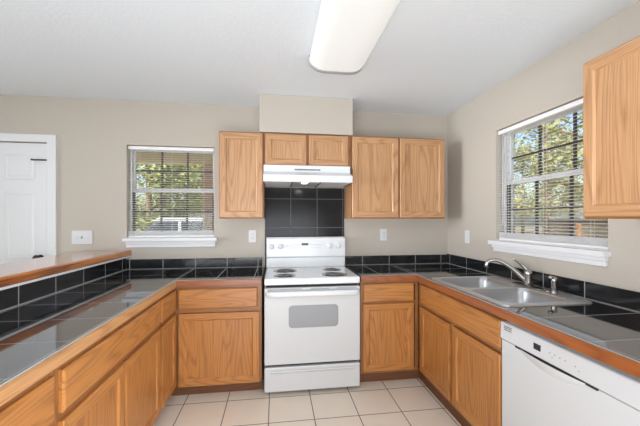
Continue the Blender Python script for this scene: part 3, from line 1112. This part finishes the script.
# ------------------------------------------------------------------ outdoors
GRD = plain('leaf_litter_ground', (150, 134, 104), 0.95, bump=.6, bscale=3, var=.3)
struct('ground', BX(-40, 60, YB + .4, 70, -.5, -.35), GRD)
struct('ground_side', BX(XR + .4, 60, -30, YB + .4, -.5, -.35), GRD)
PORCH = plain('tan_porch_ceiling', (236, 222, 186), 0.8, var=.05)
struct('floor_porch_bounce', BX(-6, 1.5, YB + TH + .01, 8.2, -.349, -.25), plain('pale_concrete', (205, 202, 194), .9, var=.06))  # unseen slab, added to bounce light up to the porch ceiling
struct('ceiling_porch', BX(-4.5, .6, YB + TH + .02, 5.9, 2.50, 2.56), PORCH)
struct('trim_1', BX(-4.5, .6, 5.72, 5.9, 2.34, 2.50), PORCH)
COLM = plain('rose_brick', (214, 178, 152), 0.85, bump=.5, bscale=20, var=.15)
c = obj('porch_column', BX(-1.25, -1.05, 5.72, 5.9, -.25, 2.34), COLM)
tag(c, 'pinkish brick porch column outside the back window', 'column')

BARK = plain('grey_pine_bark', (134, 116, 98), 0.95, bump=.8, bscale=14, var=.3)


def leaf_mat(name, a, b_):
    m, nt, bs = new_mat(name)
    tc = nt.nodes.new('ShaderNodeTexCoord')
    nz = nt.nodes.new('ShaderNodeTexNoise')
    nz.inputs['Scale'].default_value = 1.3
    nz.inputs['Detail'].default_value = 4
    nt.links.new(tc.outputs['Object'], nz.inputs['Vector'])
    mx = nt.nodes.new('ShaderNodeMix')
    mx.data_type = 'RGBA'
    mx.inputs['A'].default_value = srgb(*a)
    mx.inputs['B'].default_value = srgb(*b_)
    nt.links.new(nz.outputs['Fac'], mx.inputs['Factor'])
    nt.links.new(mx.outputs['Result'], bs.inputs['Base Color'])
    bs.inputs['Roughness'].default_value = .8
    return m


LEAFA = leaf_mat('pine_needles', (128, 134, 92), (180, 178, 130))
LEAFB = leaf_mat('bright_leaves', (140, 150, 84), (190, 192, 128))


def tree_proto(label, cat, name, h, crown0, rad, leaf, n, lsize, seed, group, r0=.16):
    rng = random.Random(seed)
    t = thing(name, label, cat, (0, 0, -.36), group)
    pts = [(rng.uniform(-.12, .12) * (z / h), rng.uniform(-.12, .12) * (z / h), -.36 + z) for z in (0, h * .25, h * .5, h * .75, h)]
    bm = tube(bmesh.new(), pts, [r0, r0 * .85, r0 * .7, r0 * .45, .03], 8)
    tr = obj('trunk', bm, BARK, t, smooth=True)
    bm = bmesh.new()
    blobs = []
    nb = 26
    for k in range(nb):
        f = (k + .5) / nb
        z = crown0 + (h - crown0) * f
        a = rng.uniform(0, 6.283)
        q = rad * (1 - .75 * f) * rng.uniform(.35, 1.0)
        c_ = (q * math.cos(a), q * math.sin(a), z)
        blobs.append((c_, rad * rng.uniform(.22, .42)))
    bmb = bmesh.new()
    for c_, r_ in blobs:
        tube(bmb, [(0, 0, c_[2] - .5 - .36), (c_[0] * .6, c_[1] * .6, c_[2] - .2 - .36), (c_[0], c_[1], c_[2] - .36)], [.05, .03, .012], 5)
    obj('branches', bmb, BARK, tr)
    for k in range(n):
        c_, r_ = rng.choice(blobs)
        d_ = Vector((rng.gauss(0, 1), rng.gauss(0, 1), rng.gauss(0, .6)))
        p = Vector(c_) + d_ * r_ * .55 + Vector((0, 0, -.36))
        u = Vector((rng.uniform(-1, 1), rng.uniform(-1, 1), rng.uniform(-.5, .5))).normalized()
        w = u.cross(Vector((rng.uniform(-1, 1), rng.uniform(-1, 1), rng.uniform(-1, 1)))).normalized()
        s = lsize * rng.uniform(.6, 1.4)
        vs = [bm.verts.new(p + u * s), bm.verts.new(p + w * s * .45), bm.verts.new(p - u * s), bm.verts.new(p - w * s * .45)]
        bm.faces.new(vs)
    obj('foliage', bm, leaf, t)
    return t


def plant(proto, first, x, y, s, rz):
    o_ = proto if first else copy_tree(proto)
    o_.location = (x, y, -.36)
    o_.scale = (s, s, s)
    o_.rotation_euler = (0, 0, rz)
    return o_


pine = tree_proto('tall pine tree with grey trunk in the woods beyond the sink window', 'tree', 'pine_tree', 9.5, 2.0, 1.75, LEAFA, 4200, .08, 3,
                  'pines beyond the sink window')
spots = [(8.2, 6.6), (8.0, 11.4), (12.8, 10.6), (12.4, 15.4), (17.4, 13.4), (17.0, 18.2), (16.8, 23.0), (22.5, 23.5), (21.8, 28.4),
         (27.5, 21.0), (27.5, 26.5), (27.5, 32.5), (33, 27), (33, 35), (12.6, 5.4)]
rng = random.Random(5)
for i, (x, y) in enumerate(spots):
    plant(pine, i == 0, x, y, rng.uniform(.92, 1.1), rng.uniform(0, 6))
leafy = tree_proto('yellow green leafy tree behind the parked car beyond the back window', 'tree', 'leafy_tree', 6.5, .6, 1.9, LEAFB, 9000, .085, 9,
                   'leafy trees beyond the back window', r0=.12)
for i, (x, y) in enumerate([(-5.2, 14.0), (-.2, 15.0), (-8.4, 17.5), (-4.0, 18.6), (-6.8, 25.5), (-10.5, 22), (-1.6, 21.5)]):
    plant(leafy, i == 0, x, y, rng.uniform(1.0, 1.2), rng.uniform(0, 6))

CARP = plain('white_car_paint', (196, 200, 208), 0.3, coat=.5)
CARG = plain('car_glass', (70, 80, 92), 0.1)
TYRE = plain('tyre_rubber', (36, 36, 38), 0.8)


def car(label, x, y, rz):
    """built along local X, placed by rotation"""
    t = thing('parked_car', label, 'car', (0, 0, 0))
    body = [(-2.25, .35), (-2.25, .85), (-2.0, .98), (-1.0, 1.02), (1.5, 1.0), (2.15, .95), (2.25, .6), (2.25, .35)]
    bm = prism(bmesh.new(), body, 'Y', -.88, .88)
    bd = obj('body', bm, CARP, t, bevel=.06, seg=3)
    bm = prism(bmesh.new(), [(-1.25, 1.02), (-.55, 1.40), (1.15, 1.40), (1.65, 1.0)], 'Y', -.76, .76)
    obj('side_windows', bm, CARG, bd, bevel=.03)
    bm = prism(bmesh.new(), [(-.75, 1.395), (-.5, 1.49), (1.0, 1.49), (1.3, 1.395)], 'Y', -.78, .78)
    for px in (-.05, 1.2):
        for py in (-.775, .745):
            box(bm, px, px + .09, py, py + .03, 1.0, 1.42)
    obj('roof', bm, CARP, bd, bevel=.03)
    for wx in (-1.4, 1.4):
        for wy in (-.9, .72):
            bm = lathe(bmesh.new(), [(.33, 0), (.34, .03), (.34, .15), (.33, .18)], (wx, wy, .34), 'Y', 24)
            obj('wheel', bm, TYRE, t)
    t.location = (x, y, -.35)
    t.rotation_euler = (0, 0, rz)
    t.scale = (1.0, 1.0, 1.2)
    return t


car('white parked car beyond the porch outside the back window', -2.6, 9.8, 0.05)
sh = thing('shed', 'low brown shed with a white roof far off outside the sink window', 'shed', (20.0, 18.4, -.35))
obj('wall', BX(19.2, 21.0, 16.2, 20.6, -.35, 1.40), plain('weathered_brown_boards', (150, 134, 112), .9, var=.2, bscale=4), sh)
obj('roof', BX(18.95, 21.2, 15.9, 20.9, 1.401, 1.62), CARP, sh, bevel=.03)
PW = plain('orange_fence_wood', (178, 128, 84), 0.8, var=.2, bscale=6)
p = obj('fence_post', BX(7.93, 8.01, 7.44, 7.52, -.35, 1.27), PW)
tag(p, 'short orange wooden post in the yard outside the sink window', 'post')
